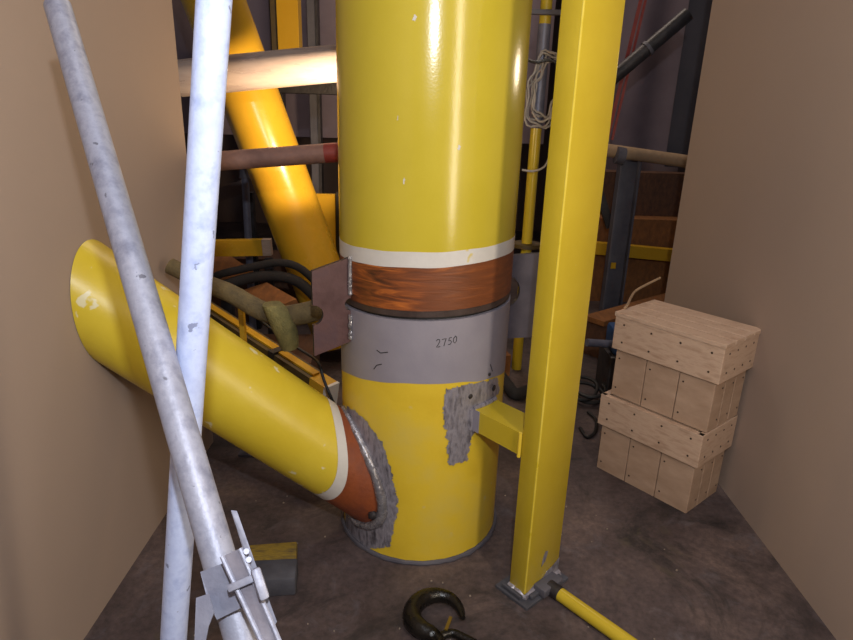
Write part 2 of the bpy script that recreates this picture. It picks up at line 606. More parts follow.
# ground-bare patches where the brace and the stub were welded on
patch([(-2.663, 0.542), (-2.453, 0.551), (-2.236, 0.534), (-2.037, 0.480), (-1.921, 0.397), (-1.855, 0.314), (-1.806, 0.257), (-1.851, 0.167), (-1.907, 0.059), (-2.243, 0.008), (-2.563, -0.020), (-2.788, 0.029), (-2.802, 0.251)], R0 + 0.0015, 'ground_patch', M['ground'], lower_pipe)
patch([(-1.311, 0.688), (-1.062, 0.695), (-0.550, 0.680), (-0.449, 0.607), (-0.752, 0.596), (-0.911, 0.508), (-0.980, 0.488), (-1.004, 0.404), (-1.249, 0.405), (-1.290, 0.530), (-1.332, 0.587)], R0 + 0.0015, 'ground_patch', M['ground'], lower_pipe)

for (a, z, wa, wz) in ((-1.809, 1.350) + (0.010, 0.009), (-1.732, 1.777) + (0.022, 0.006), (-1.287, 1.446) + (0.018, 0.006), (-1.879, 1.520) + (0.007, 0.006)):
    patch([(a - wa, z - wz), (a + wa * 0.3, z - wz * 1.4), (a + wa, z + wz * 0.2), (a - wa * 0.2, z + wz)], R0 + 0.0006, 'paint_chip', M['white'], upper_pipe, 0.002, 0.002, 0.0004)

# dark burnt spots and specks of the upper corner of the right patch
for (a, z, s) in ((-1.013, 0.648) + (0.009,), (-0.627, 0.644) + (0.012,), (-0.734, 0.706) + (0.006,)):
    c = Vector((R0 * math.cos(a), R0 * math.sin(a), z))
    nrm = Vector((math.cos(a), math.sin(a), 0))
    Geo().tube([c - nrm * 0.002, c + nrm * 0.004, c + nrm * 0.006], [s, s, s * 0.5], 10).build('burnt_spot', M['dark_steel'], lower_pipe, True)


# side plates that bridge the cut
def side_plate(p_in, p_out, zi, zo, notch_in, notch_out, zn_in, zn_out, th, mat):
    """plate between an inner and an outer upright edge; half-round notches on the edges"""
    pi_, po = Vector((p_in[0], p_in[1], 0)), Vector((p_out[0], p_out[1], 0))
    d = (po - pi_).normalized()
    w = (po - pi_).length
    nrm = Vector((-d.y, d.x, 0))
    poly = []

    def P(s, z):
        return pi_ + d * s + Vector((0, 0, z))
    poly.append(P(0, zi[0]))
    if notch_in:
        poly.append(P(0, zn_in - notch_in))
        for k in range(1, 9):
            t = PI * k / 9
            poly.append(P(notch_in * math.sin(t), zn_in - notch_in * math.cos(t)))
        poly.append(P(0, zn_in + notch_in))
    poly.append(P(0, zi[1]))
    poly.append(P(w, zo[1]))
    if notch_out:
        poly.append(P(w, zn_out + notch_out))
        for k in range(1, 9):
            t = PI * k / 9
            poly.append(P(w - notch_out * math.sin(t), zn_out + notch_out * math.cos(t)))
        poly.append(P(w, zn_out - notch_out))
    poly.append(P(w, zo[0]))
    o = Geo().prism(poly, nrm * th).build('side_plate', mat, column)
    o.data.materials.append(M['dark_steel'])
    for f in o.data.polygons:
        if abs(f.normal.dot(nrm)) < 0.5:
            f.material_index = 1
    return o, d, nrm


sp, d, nrm = side_plate((-0.246, -0.168), (-0.362, -0.222), (0.800, 1.088), (0.764, 1.052), 0.022, 0.034, 0.93, 0.905, 0.016, M['plate'])
sp['label'] = 'brown plate with half round notch on outer edge'
sp2, d2, n2 = side_plate((0.286, 0.085), (0.52, 0.14), (0.730, 1.052), (0.730, 1.062), 0.064, 0.0, 0.915, 0, 0.016, M['plate_grey'])
sp2['label'] = 'grey plate with half round hole against the pipe'

# weld runs joining the left plate to the pipe
for (za, zb) in ((1.092, 0.965), (0.895, 0.81)):
    pp, rr = [], []
    for i in range(22):
        t = i / 21
        z = za + (zb - za) * t
        j = noise.noise(Vector((z * 60, 0, 0))) * 0.003
        pp.append((-0.2445 + j, -0.182 + j, z))
        rr.append(0.0065 + 0.003 * abs(noise.noise(Vector((z * 90, 5, 0)))))
    Geo().tube(pp, rr, 8).build('weld_bead', M['weld'], sp, True)

# chalky scratches and the hand-written number on the grey band


def ribbon(pts2, wid, r):
    """thin stroke on the column: pts2 are (angle, z)"""
    P3 = [Vector((r * math.cos(a), r * math.sin(a), z)) for a, z in pts2]
    return P3


A0, Z0 = (-1.336, 0.852)
strokes = [
    [(-9, 2.5), (-8, 4), (-6.2, 3.6), (-5.8, 1.6), (-7.2, -1.2), (-8.8, -3.6), (-7.2, -3.8), (-5.2, -3.4)],      # 2
    [(-3.8, 3.2), (-2, 3.4), (0.2, 3.6), (-0.8, 0.4), (-1.8, -3.6)],                                          # 7
    [(5.4, 3.6), (3.2, 3.6), (2.6, 0.8), (4.2, 1.0), (5.4, -0.6), (4.6, -2.8), (2.2, -2.8)],                    # 5
    [(9.2, 4.4), (7.4, 2.4), (7.2, -1.0), (8.6, -2.6), (10.2, -1.0), (10.4, 2.4), (9.2, 4.4)],                  # 0
]
ng = Geo()
sc = 0.0034
for st in strokes:
    ng.tube(ribbon([(A0 + x * sc / R0, Z0 + (y + 0.12 * x) * sc) for x, y in st], 0, R0 + 0.0014), 0.0012, 6)
ng.build('handwritten_number', M['ink'], grey_band)
sg = Geo()
for line in ([(-2.133, 0.735), (-2.094, 0.752), (-2.030, 0.760)], [(-2.094, 0.805), (-2.045, 0.798), (-1.957, 0.806)], [(-0.726, 0.742), (-0.677, 0.712)]):
    sg.tube(ribbon(line, 0, R0 + 0.0012), 0.0016, 5)
sg.build('scratch_mark', M['ink'], grey_band)

# ------------------------------------------------------------------ left brace
BD = Vector((0.414, 0.088, -0.361)).normalized()
BN = Vector((-0.303, -0.156, 0.344))          # axis point at the white band
RB = 0.152
bu = Vector((0, 0, 1)) - BD * BD.z
bu.normalize()
bw = BD.cross(bu)


def hit_column(p, d, r):
    a = d.x * d.x + d.y * d.y
    b = 2 * (p.x * d.x + p.y * d.y)
    c = p.x * p.x + p.y * p.y - r * r
    disc = b * b - 4 * a * c
    if disc < 0:
        return None
    return (-b - math.sqrt(disc)) / (2 * a)


brace = thing('diagonal_brace', (-0.70, -0.24, 0.0), 'slanting yellow pipe with a white ring, its rusty end welded low on the column', 'pipe')
NB = 72


def brace_seg(f0, f1, r, name, mat):
    """pipe length between two cut lines; f0 and f1 give the distance along the axis at each side"""
    g = Geo()
    vs, fs = [], []
    for f in (f0, f1):
        for i in range(NB):
            a = 2 * PI * i / NB
            off = (bu * math.cos(a) + bw * math.sin(a)) * r
            p = BN + off
            t = hit_column(p, BD, R0 + 0.002)
            vs.append(p + BD * f(p, t if t is not None else 0.3))
    for i in range(NB):
        k = (i + 1) % NB
        fs.append((i, k, NB + k, NB + i))
    g.add(vs, fs)
    o = g.build(name, mat, brace, True)
    return vs[NB:], o


# the paint is cut back along a line that half follows the weld
cut_wall = lambda p, t: (-0.998 - p.x) / BD.x
cut_white0 = lambda p, t: 0.53 * t - 0.122
cut_white1 = lambda p, t: 0.53 * t - 0.078
cut_col = lambda p, t: t
brace_seg(cut_wall, cut_white0, RB, 'pipe', M['yellow_brace'])
brace_seg(cut_white0, cut_white1, RB + 0.0006, 'white_band', M['white'])
edge, rusty_end = brace_seg(cut_white1, cut_col, RB, 'rusty_end', M['rust'])
rr = [0.012 + 0.005 * noise.noise(p * 30) + 0.008 * max(0, math.sin(2 * PI * i / NB) * 1.0) ** 3 for i, p in enumerate(edge)]
pp = [p + (p - (BN + BD * 0.2)).normalized() * 0.004 - Vector((p.x, p.y, 0)).normalized() * -0.003 for p in edge]
Geo().tube(pp, rr, 10, closed=True).build('weld_bead', M['weld'], brace, True)
c = Vector((0.318 * math.cos((-2.102, 0.184)[0]), 0.318 * math.sin((-2.102, 0.184)[0]), (-2.102, 0.184)[1]))
bm_pts = [c + Vector((-0.012, -0.006, 0.012)), c + Vector((-0.006, -0.004, 0.004)), c + Vector((0.006, 0.0, -0.002)), c + Vector((0.012, 0.004, -0.006))]
Geo().tube(bm_pts, [0.006, 0.017, 0.016, 0.006], 12).build('weld_lump', M['dark_steel'], rusty_end, True)

# ------------------------------------------------------------------ box-section post with its stub
PN = Vector((0.361, -0.464, 0))
PU = Vector((0.744, 0.668, 0)).normalized()
PV = Vector((-0.668, 0.744, 0)).normalized()
PW, PT = 0.180, 0.070
pc = PN + PU * PW / 2 + PV * PT / 2
post = thing('box_post', pc, 'tall yellow box-section steel post standing right of the column with a welded stub', 'post')
Geo().box(pc + Vector((0, 0, 2.49 + 0.006)), (PW, PT, 4.975), (PU, PV, (0, 0, 1)), 0.007).build('post', M['yellow_post'], post, True)
Geo().tube([PN + (PU + PV) * 0.0035 + Vector((0, 0, 0.03)), PN + (PU + PV) * 0.0035 + Vector((0, 0, 4.9))], 0.0034, 8).build('rubbed_corner', M['yellow_rub'], post, True)  # pale bead painted along the corner as its bright highlight
zs_t, zs_b = 0.600, 0.523
ws = 0.115
s_len_a = 0.218
SA = PN + PV * PT
g = Geo()
lo, hi = zs_b, zs_t


def stub_end(u):
    p = SA + PU * u
    t = hit_column(p, PV, R0 + 0.003)
    return p + PV * t


vs = []
us = [0.0, ws * 0.25, ws * 0.5, ws * 0.75, ws]
for z in (lo, hi):
    for u in us:
        q = SA + PU * u
        vs.append((q.x, q.y, z))
    for u in us:
        q = stub_end(u)
        vs.append((q.x, q.y, z))
n = len(us)
fs = []
for i in range(n - 1):
    fs.append((i, i + 1, n + i + 1, n + i))
    fs.append((2 * n + i, 3 * n + i, 3 * n + i + 1, 2 * n + i + 1))
    fs.append((i, 2 * n + i, 2 * n + i + 1, i + 1))
    fs.append((n + i, n + i + 1, 3 * n + i + 1, 3 * n + i))
fs.append((0, n, 3 * n, 2 * n))
fs.append((n - 1, 3 * n - 1, 4 * n - 1, 2 * n - 1))
g.add(vs, fs)
g.build('stub', M['yellow_post'], post)
# weld seam where the stub meets the post, and the bare end at the column
Geo().tube([(SA - PU * 0.004 + PV * 0.003 + Vector((0, 0, lo - 0.004))), (SA - PU * 0.004 + PV * 0.003 + Vector((0, 0, hi + 0.004)))], 0.006, 8).build('weld_seam', M['yellow_worn'], post, True)
pe = [stub_end(u) for u in us]
g = Geo()
for z in (hi + 0.002, lo - 0.002):
    g.tube([Vector((p.x, p.y, z)) - PV * 0.004 for p in pe], 0.008, 8)
g.tube([pe[0] + Vector((-0.004, -0.002, lo)), pe[0] + Vector((-0.004, -0.002, hi))], 0.008, 8)
g.build('stub_weld', M['ground'], post, True)
# bare end sleeve on the stub
g = Geo()
d0 = (stub_end(0) - SA).length
g.box(SA + PV * (d0 - 0.014) + Vector((0, 0, (lo + hi) / 2)) - PU * 0.0005, (0.002, 0.040, hi - lo + 0.002), (PU, PV, (0, 0, 1)))
g.build('bare_end', M['grey_prime'], post)
# foot: floor plate angle and rough weld
g = Geo()
g.box(pc + Vector((0, 0, 0.006)) - PU * 0.006, (PW + 0.045, PT + 0.07, 0.012), (PU, PV, (0, 0, 1)), 0.002)
g.box(PN - PV * 0.016 + PU * (PW / 2) + Vector((0, 0, 0.020)), (PW * 0.9, 0.016, 0.016), (PU, PV, (0, 0, 1)), 0.004)
g.box(PN - PU * 0.014 + PV * (PT * 0.6) + Vector((0, 0, 0.020)), (0.014, PT * 1.2, 0.016), (PU, PV, (0, 0, 1)), 0.004)
g.build('foot_plate', M['grey_block'], post)
g = Geo()
ring = [PN + PV * PT, PN, PN + PU * PW]
seq = []
for a, b in ((0, 1), (1, 2)):
    for i in range(12):
        seq.append(ring[a].lerp(ring[b], i / 12))
seq.append(ring[2])
seq = [p + Vector((0, 0, 0.018 + 0.006 * noise.noise(p * 40))) for p in seq]
g.tube(seq, [0.013 + 0.006 * noise.noise(p * 50 + Vector((0, 0, 4))) for p in seq], 8)
g.build('foot_weld', M['ground'], post, True)
# scraped bare metal low on the wide face
g = Geo()
o_ = PN - PV * 0.0012
poly = [(0.0, 0.02), (PW * 0.98, 0.02), (PW * 0.98, 0.085), (PW * 0.8, 0.07), (PW * 0.62, 0.062), (PW * 0.5, 0.045), (PW * 0.3, 0.045), (PW * 0.1, 0.03), (0.0, 0.03)]
g.prism([o_ + PU * u + Vector((0, 0, z)) for u, z in poly], PV * 0.001)
g.build('scraped_patch', M['ground'], post)
g = Geo()
poly = [(0.075, 0.10), (0.095, 0.115), (0.105, 0.15), (0.09, 0.155), (0.08, 0.13)]
g.prism([o_ + PU * u + Vector((0, 0, z)) for u, z in poly], PV * 0.001)
g.build('scraped_patch', M['ground'], post)

# yellow rail lying on the floor at the foot of the post
rail = thing('floor_rail', (0.478, -0.427, 0.000), 'thin yellow bar lying on the floor, running right from the foot of the post', 'bar')
ra, rb = Vector((0.480, -0.455, 0.026)), Vector((0.660, -0.656, 0.026))
rd = (rb - ra).normalized()
Geo().tube([ra, rb + rd * 0.35], 0.023, 20).build('bar', M['yellow_post'], rail, True)
Geo().tube([ra - rd * 0.045, ra + rd * 0.002], 0.0245, 20).build('bare_end', M['dark_steel'], rail, True)
g = Geo()
g.box(ra - rd * 0.055 + Vector((0, 0, 0.004)), (0.06, 0.10, 0.03), (rd, Vector((-rd.y, rd.x, 0)), (0, 0, 1)), 0.004)
g.build('end_lug', M['grey_steel'], rail, True)

# ------------------------------------------------------------------ crane hook on the floor
hook = thing('crane_hook', (0.06, -0.57, 0), 'black oily lifting hook lying on the floor in front of the column', 'hook')
hp = [Vector(p) for p in ((0.150, -0.575, 0.030), (0.140, -0.530, 0.030), (0.112, -0.492, 0.030), (0.066, -0.481, 0.030), (0.020, -0.500, 0.030), (-0.008, -0.544, 0.030), (-0.007, -0.589, 0.030), (0.019, -0.623, 0.030), (0.050, -0.641, 0.030), (0.071, -0.663, 0.030), (0.085, -0.699, 0.030))]


def smooth_pts(p, k=4):
    out = []
    n = len(p)
    for i in range(n - 1):
        p0, p1, p2, p3 = p[max(i - 1, 0)], p[i], p[i + 1], p[min(i + 2, n - 1)]
        for j in range(k):
            t = j / k
            out.append(0.5 * ((2 * p1) + (p2 - p0) * t + (2 * p0 - 5 * p1 + 4 * p2 - p3) * t * t + (3 * p1 - p0 - 3 * p2 + p3) * t ** 3))
    out.append(p[-1])
    return out


hs = smooth_pts(hp)
rad = [0.008, 0.015, 0.019, 0.024, 0.028, 0.030, 0.030, 0.028, 0.024, 0.020, 0.018]
hr = []
for i in range(len(rad) - 1):
    for j in range(4):
        hr.append(rad[i] + (rad[i + 1] - rad[i]) * j / 4)
hr.append(rad[-1])
Geo().tube(hs, hr, 18).build('hook_body', M['hook'], hook, True)
e = hp[-1]
Geo().tube([e + Vector((0.03 * math.cos(2 * PI * i / 24) + 0.012, 0.03 * math.sin(2 * PI * i / 24) - 0.03, -0.004)) for i in range(24)], 0.013, 10, closed=True).build('eye', M['hook'], hook, True)
Geo().beam((0.095, -0.629, 0.035), (0.112, -0.577, 0.035), 0.010, 0.005).build('safety_latch', M['brass'], hook)
Geo().tube([(0.052, -0.662, 0.052), (0.052, -0.674, 0.064)], 0.008, 10).build('latch_pin', M['hook'], hook, True)
s0 = [Vector(p) for p in ((0.078, -0.638, 0.020), (0.115, -0.625, 0.020), (0.145, -0.639, 0.020), (0.180, -0.660, 0.020), (0.214, -0.692, 0.020))]
Geo().tube(smooth_pts(s0), 0.013, 12).build('shackle_bow', M['hook'], hook, True)
Geo().tube([s0[2] + Vector((0, 0, -0.004)), s0[2] + Vector((0.05, -0.03, 0.0))], 0.009, 10).build('shackle_pin', M['hook'], hook, True)

# ------------------------------------------------------------------ scaffold tubes and coupler
t1a, t1b = Vector((-0.301, -1.165, 1.684)), Vector((-0.397, -1.183, 1.018))
t1d = (t1b - t1a).normalized()
a = t1a - t1d * 1.0
b = t1b + t1d * ((t1b.z - 0.004) / -t1d.z)
tube1 = thing('scaffold_tube', (b.x, b.y, 0), 'galvanised scaffold tube leaning at the left edge, almost white in the light', 'tube', )
Geo().pipe(a, b, 0.0242, 0.020, 40).build('tube', M['galv'], tube1, True)

t2a, t2b = Vector((-0.352, -1.296, 1.057)), Vector((-0.234, -1.454, 0.846))
t2d = (t2b - t2a).normalized()
a = t2a - t2d * 0.9
b = t2b + t2d * ((t2b.z - 0.004) / -t2d.z)
tube2 = thing('scaffold_tube', (b.x, b.y, 0), 'grey galvanised scaffold tube slanting at lower left with a clamp on it', 'tube')
Geo().pipe(a, b, 0.0242, 0.020, 40).build('tube', M['galv_dull'], tube2, True)

cl = thing('scaffold_clamp', t2b, 'galvanised clamp with flat bars and a bolt on the lower left scaffold tube', 'clamp')
view = (Vector((0.0068, -2.1195, 1.5533)) - t2b).normalized()
g = Geo()
g.prism([(-0.292, -1.433, 0.942), (-0.260, -1.429, 0.955), (-0.227, -1.456, 0.908), (-0.264, -1.462, 0.889), (-0.280, -1.449, 0.914)], view * 0.006)
g.build('saddle_plate', M['galv_plate'], cl)
g = Geo()
g.prism([(-0.290, -1.459, 0.922), (-0.273, -1.457, 0.928), (-0.264, -1.468, 0.908), (-0.270, -1.476, 0.892), (-0.274, -1.489, 0.865), (-0.287, -1.489, 0.865)], view * 0.012)
g.build('folded_lug', M['galv_plate'], cl)
# channel lying along the tube
g = Geo()
c1 = [Vector(p) for p in ((-0.259, -1.436, 0.971), (-0.235, -1.432, 0.982), (-0.167, -1.499, 0.880), (-0.190, -1.499, 0.879))]
g.prism(c1, view * 0.010)
channel = g.build('channel', M['scale_steel'], cl)
g = Geo()
g.tube([c1[0] + view * 0.006, c1[3] + view * 0.006], 0.0035, 8)
g.tube([c1[1] + view * 0.006, c1[2] + view * 0.006], 0.0035, 8)
g.build('channel_lip', M['galv_dull'], channel, True)
g = Geo()
g.prism([(-0.253, -1.404, 1.021), (-0.245, -1.404, 1.020), (-0.217, -1.434, 0.966), (-0.181, -1.470, 0.897), (-0.186, -1.473, 0.888), (-0.220, -1.440, 0.948)], view * 0.016)
flat_bar = g.build('flat_bar', M['galv_dull'], cl)
g = Geo()
ta, tb = Vector((-0.243, -1.464, 0.944)), Vector((-0.207, -1.460, 0.961))
g.beam(ta, tb, 0.010, 0.010, view, 0.002)
g.build('t_bolt', M['galv_dull'], cl, True)
g = Geo()
na_, nb_ = Vector((-0.209, -1.457, 0.973)), Vector((-0.192, -1.478, 0.941))
g.beam(na_, nb_, 0.013, 0.016, view, 0.004)
g.build('nut', M['galv_dull'], cl, True)
for px in ((-0.221, -1.443, 0.973), (-0.225, -1.438, 0.982)):
    g = Geo()
    p = Vector(px)
    g.tube([p, p + view * 0.008], 0.004, 8)
    g.build('rivet', M['galv_dull'], flat_bar, True)

# ------------------------------------------------------------------ blocks on the floor at lower left
g = Geo()
gb = tag(g.box((-0.480, -0.43, 0.036), (0.15, 0.10, 0.072), (Vector((0.98, 0.12, 0)), Vector((-0.12, 0.98, 0)), (0, 0, 1)), 0.008).build('packing_block', M['grey_block'], None, True), 'dark grey block on the floor beside the lower scaffold tube', 'block')
g = Geo()
tag(g.box((-0.515, -0.315, 0.022), (0.17, 0.10, 0.044), (Vector((0.97, 0.16, 0)), Vector((-0.16, 0.97, 0)), (0, 0, 1)), 0.006).build('packing_block', M['yellow_block'], None, True), 'brown block with flaking yellow paint behind the dark grey block', 'block')

# ------------------------------------------------------------------ background, left of the column
# thick steel pipe crossing behind the column
pa, pb = Vector((-0.960, 1.000, 1.670)), Vector((-0.447, 1.000, 1.730))
d = (pb - pa)
o = thing('steel_pipe', pa, 'thick brown-grey steel pipe crossing near the top, its underside brightly lit', 'pipe')
Geo().pipe(pa - d * 0.45, pb + d * 0.9, 0.082, 0.072, 48).build('pipe', M['steel_pipe'], o, True)
pa, pb = Vector((-0.887, 0.570, 1.309)), Vector((-0.391, 0.570, 1.359))
d = (pb - pa)
o = thing('thin_pipe', pa, 'thin rusty pipe with red end crossing in front of the slanting far pipe', 'pipe')
Geo().tube([pa - d * 0.5, pa + d * 0.90], 0.040, 32).build('pipe', M['rust_pipe'], o, True)
Geo().tube([pa + d * 0.90, pb + d * 0.5], 0.0402, 32).build('red_end', M['red_paint'], o, True)

for i, (yy, zz, lab) in enumerate(((1.0, 1.678, 'thin steel post under the thick steel pipe, hidden behind the column'), (0.637, 1.42, 'thin steel post behind the thin rusty pipe, hidden behind the column'))):
    o = thing('support_post', (-0.15, yy, 0), lab, 'post')
    Geo().tube([(-0.15, yy, 0), (-0.15, yy, zz)], 0.024, 16).build('post', M['grey_steel'], o, True)
    Geo().box((-0.15, yy, 0.006), (0.14, 0.14, 0.012)).build('foot', M['grey_steel'], o)

pa, pb = Vector((-1.163, 1.600, 1.966)), Vector((-0.669, 1.600, 0.513))
d = (pb - pa)
o = thing('far_brace', pb, 'glossy yellow pipe slanting down behind the thin rusty pipe', 'pipe')
Geo().tube([pa - d * 0.8, pa + d * 1.27], 0.165, 64).build('pipe', M['yellow_far'], o, True)

# upright yellow box beam and dark uprights at the top
xa = Vector((-1.068, 2.500, 1.761))
xb = Vector((-0.922, 2.500, 1.765))
o = thing('box_beam', (xa + xb) / 2, 'upright yellow beam at top left behind the thick steel pipe', 'beam')
cx = (xa.x + xb.x) / 2
Geo().box((cx, 2.5 + 0.06, (xa.z + 5) / 2 - 0.03), (xb.x - xa.x, 0.12, 5 - xa.z), None, 0.004).build('beam', M['yellow_far'], o)
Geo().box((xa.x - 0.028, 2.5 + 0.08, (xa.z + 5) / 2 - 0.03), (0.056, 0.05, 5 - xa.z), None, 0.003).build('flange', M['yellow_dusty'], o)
o = thing('head_beam', (-1.005, 2.560, 1.753), 'dark beam carrying the upright yellow beam', 'beam')
zb = xa.z - 0.03 - 0.06
Geo().box((-1.2, 2.58, zb), (1.6, 0.14, 0.12), None, 0.004).build('beam', M['dark_steel'], o)
for i, (x, w, lab, mt, top) in enumerate(((-1.155, 0.055, 'dark steel upright left of the upright yellow beam', 'dark_steel', 5.0), (-0.885, 0.06, 'blue-grey slim upright right of the upright yellow beam', 'grey_steel', 5.0))):
    o = thing('steel_upright', (x, 2.8, 0), lab, 'post')
    Geo().box((x, 2.8, 2.49), (w, 0.06, 4.98), None, 0.004).build('web', M[mt], o)
    Geo().box((x + w / 2 + 0.012, 2.79, 2.49), (0.02, 0.09, 4.98)).build('flange', M['dark_steel'], o)

# grey conduit and bracket
ca, cb_ = Vector((-1.206, 2.000, 1.076)), Vector((-1.219, 2.000, 0.679))
o = thing('conduit', (cb_.x, 2.0, 0), 'grey upright conduit left of the slanting far pipe', 'conduit')
Geo().tube([(cb_.x, 2.0, 0.0), (ca.x, 2.0, ca.z)], 0.024, 20).build('pipe', M['blue_grey'], o, True)
Geo().tube([(ca.x, 2.0, ca.z), (ca.x, 2.0, ca.z + 0.07)], [0.036, 0.03], 12).build('coupling', M['grey_steel'], o, True)
ba = Vector((-1.469, 2.100, 0.925))
bb = Vector((-1.246, 2.100, 1.012))
o = thing('cross_rail', ba, 'grey-brown rail behind the grey conduit', 'rail')
Geo().beam(ba + (ba - bb) * 0.8, bb, 0.05, 0.085).build('rail', M['hall_wall'], o)
Geo().box((ba.x - 0.35, 2.1, ba.z / 2 - 0.02), (0.08, 0.06, ba.z - 0.04)).build('leg', M['dark_steel'], o)
Geo().box((bb.x + 0.03, 2.1, bb.z / 2 - 0.02), (0.06, 0.05, bb.z - 0.04)).build('leg', M['dark_steel'], o)

# horizontal yellow bar with a pale end
fa, fb, fc = Vector((-1.450, 1.750, 0.655)), Vector((-1.047, 1.750, 0.677)), Vector((-1.002, 1.750, 0.679))
o = thing('yellow_bar', fa, 'flat yellow bar with a pale end, left of the slanting far pipe', 'bar')
Geo().beam(fa - (fb - fa) * 0.5, fb, 0.05, 0.105, (0, 0, 1), 0.003).build('bar', M['yellow_far'], o)
Geo().beam(fb, fc + Vector((0.01, 0, 0)), 0.05, 0.105, (0, 0, 1), 0.003).build('pale_end', M['pine'], o)
# its trestle, so it does not float
zt = fa.z - 0.055
o = thing('trestle', (fa.x, 1.75, 0), 'dark trestle under the flat yellow bar', 'trestle')
Geo().box((-1.30, 1.75, zt / 2), (0.07, 0.07, zt), None, 0.003).build('leg', M['dark_steel'], o)
Geo().box((-1.02, 1.77, zt / 2), (0.05, 0.05, zt), None, 0.003).build('leg', M['dark_steel'], o)
# yellow panel beside the column
ga, gb_ = Vector((-0.736, 1.950, 0.993)), Vector((-0.625, 1.950, 0.687))
o = thing('steel_screen', (ga.x, 1.95, 0), 'yellow steel screen between the slanting far pipe and the column', 'screen')
Geo().box(((ga.x + gb_.x) / 2, 1.98, (ga.z) / 2), (gb_.x - ga.x + 0.02, 0.05, ga.z), None, 0.004).build('panel', M['yellow_far'], o)
Geo().box((gb_.x + 0.03, 2.0, ga.z / 2), (0.035, 0.06, ga.z + 0.02), None, 0.003).build('edge', M['black'], o)

# khaki sling reaching behind the left plate
sl = thing('lifting_sling', (-0.591, 0.050, 0.818), 'khaki sling running from the left edge behind the brown plate, knotted with olive webbing', 'sling')
lp = smooth_pts([Vector(p) for p in ((-0.946, 0.100, 0.969), (-0.811, 0.080, 0.913), (-0.711, 0.060, 0.880), (-0.616, 0.050, 0.829), (-0.536, 0.050, 0.804), (-0.459, 0.040, 0.817), (-0.392, 0.040, 0.835), (-0.320, 0.050, 0.838))], 4)
Geo().tube(lp, [0.030 + 0.010 * min(1, i / 20) + 0.002 * noise.noise(p * 30) for i, p in enumerate(lp)], 16).build('sling', M['khaki'], sl, True)
wp = [Vector(p) for p in ((-0.557, 0.000, 0.862), (-0.538, -0.010, 0.839), (-0.519, -0.010, 0.794), (-0.505, 0.000, 0.741), (-0.501, 0.020, 0.685))]
g = Geo()
wrs = smooth_pts(wp, 4)
for i in range(len(wrs)):
    pass
wd = [0.030 + 0.012 * math.sin(PI * i / (len(wrs) - 1)) for i in range(len(wrs))]
vs, fs = [], []
ns = 9
for i, p in enumerate(wrs):
    for k in range(ns):
        a = PI * (k / (ns - 1))
        vs.append(p + Vector((-math.cos(a) * wd[i], -math.sin(a) * 0.035 + 0.01, 0.10 * (-math.cos(a)) * wd[i])))
    for k in range(ns):
        a = PI * (1 - k / (ns - 1))
        vs.append(p + Vector((-math.cos(a) * wd[i], 0.03 + math.sin(a) * 0.02, 0.10 * (-math.cos(a)) * wd[i])))
m2 = 2 * ns
for i in range(len(wrs) - 1):
    for k in range(m2):
        k2 = (k + 1) % m2
        fs.append((i * m2 + k, i * m2 + k2, (i + 1) * m2 + k2, (i + 1) * m2 + k))
fs.append(tuple(range(m2)))
fs.append(tuple((len(wrs) - 1) * m2 + k for k in range(m2 - 1, -1, -1)))
g.add(vs, fs)
g.build('webbing_wrap', M['olive'], sl, True)

# second brace behind the first, shade put into its web colour, rusty below
qa, qb = Vector((-0.882, 0.620, 0.500)), Vector((-0.385, 0.240, 0.384))
d = (qb - qa).normalized()
rbz = thing('rear_beam', qa, 'dull yellow beam just behind the slanting brace, with a black strap round it', 'beam')
side = d.cross(Vector((0, 0, 1))).normalized()
upb = side.cross(d).normalized()
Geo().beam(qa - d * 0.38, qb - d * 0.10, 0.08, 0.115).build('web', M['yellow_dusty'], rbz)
Geo().beam(qa - d * 0.38 + upb * 0.062, qb - d * 0.10 + upb * 0.062, 0.036, 0.010).build('top_flange', M['yellow_far'], rbz)  # brighter yellow painted for the lamp-lit upper edge
Geo().beam(qa - d * 0.38 - upb * 0.062, qb - d * 0.10 - upb * 0.062, 0.095, 0.012).build('bottom_flange', M['rust_pipe'], rbz)
Geo().beam(qb - d * 0.10, qb - d * 0.012, 0.075, 0.115).build('end_block', M['yellow_far'], rbz)
Geo().beam(qb - d * 0.012, qb + d * 0.002, 0.077, 0.117).build('pale_end', M['white'], rbz)
sp_ = qa.lerp(qb, 0.46)
Geo().beam(sp_ - d * 0.016, sp_ + d * 0.016, 0.099, 0.142).build('strap', M['black'], rbz)
# thin black cable dropping from the sling
kb = smooth_pts([Vector(p) for p in ((-0.785, 0.330, 0.771), (-0.674, 0.300, 0.689), (-0.555, 0.270, 0.611), (-0.456, 0.220, 0.572), (-0.415, 0.150, 0.572), (-0.392, 0.120, 0.517), (-0.366, 0.100, 0.462), (-0.351, 0.100, 0.423))], 4)
tag(Geo().tube(kb, 0.006, 8).build('black_cable', M['black'], None, True), 'thin black cable hanging down behind the sling to the column', 'cable')
# upright yellow angle and beam with warm timber behind the sling
ua, ub = Vector((-0.789, 0.420, 0.730)), Vector((-0.794, 0.420, 0.536))
o = thing('yellow_stake', (ub.x, 0.42, 0), 'short yellow upright seen under the khaki sling', 'post')
Geo().box((ub.x, 0.42, ua.z / 2 + 0.02), (0.022, 0.03, ua.z + 0.04), None, 0.002).build('post', M['yellow_far'], o)
Geo().box((ub.x, 0.42, 0.005), (0.10, 0.10, 0.01)).build('foot', M['grey_steel'], o)
ra_, rb_ = Vector((-1.166, 1.511, 0.050)), Vector((-0.411, 0.837, 0.050))
tag(Geo().tube([ra_, ra_.lerp(rb_, 0.9)], 0.035, 16).build('floor_pipe', M['rust_pipe'], None, True), 'rusty pipe on the floor behind the slanting brace', 'pipe')


def plank(a, b, w, t, mat, label, cat='plank', name='timber_plank', group=None, upv=(0, 0, 1)):
    o = Geo().beam(a, b, w, t, upv, 0.003).build(name, M[mat], None)
    return tag(o, label, cat, group)


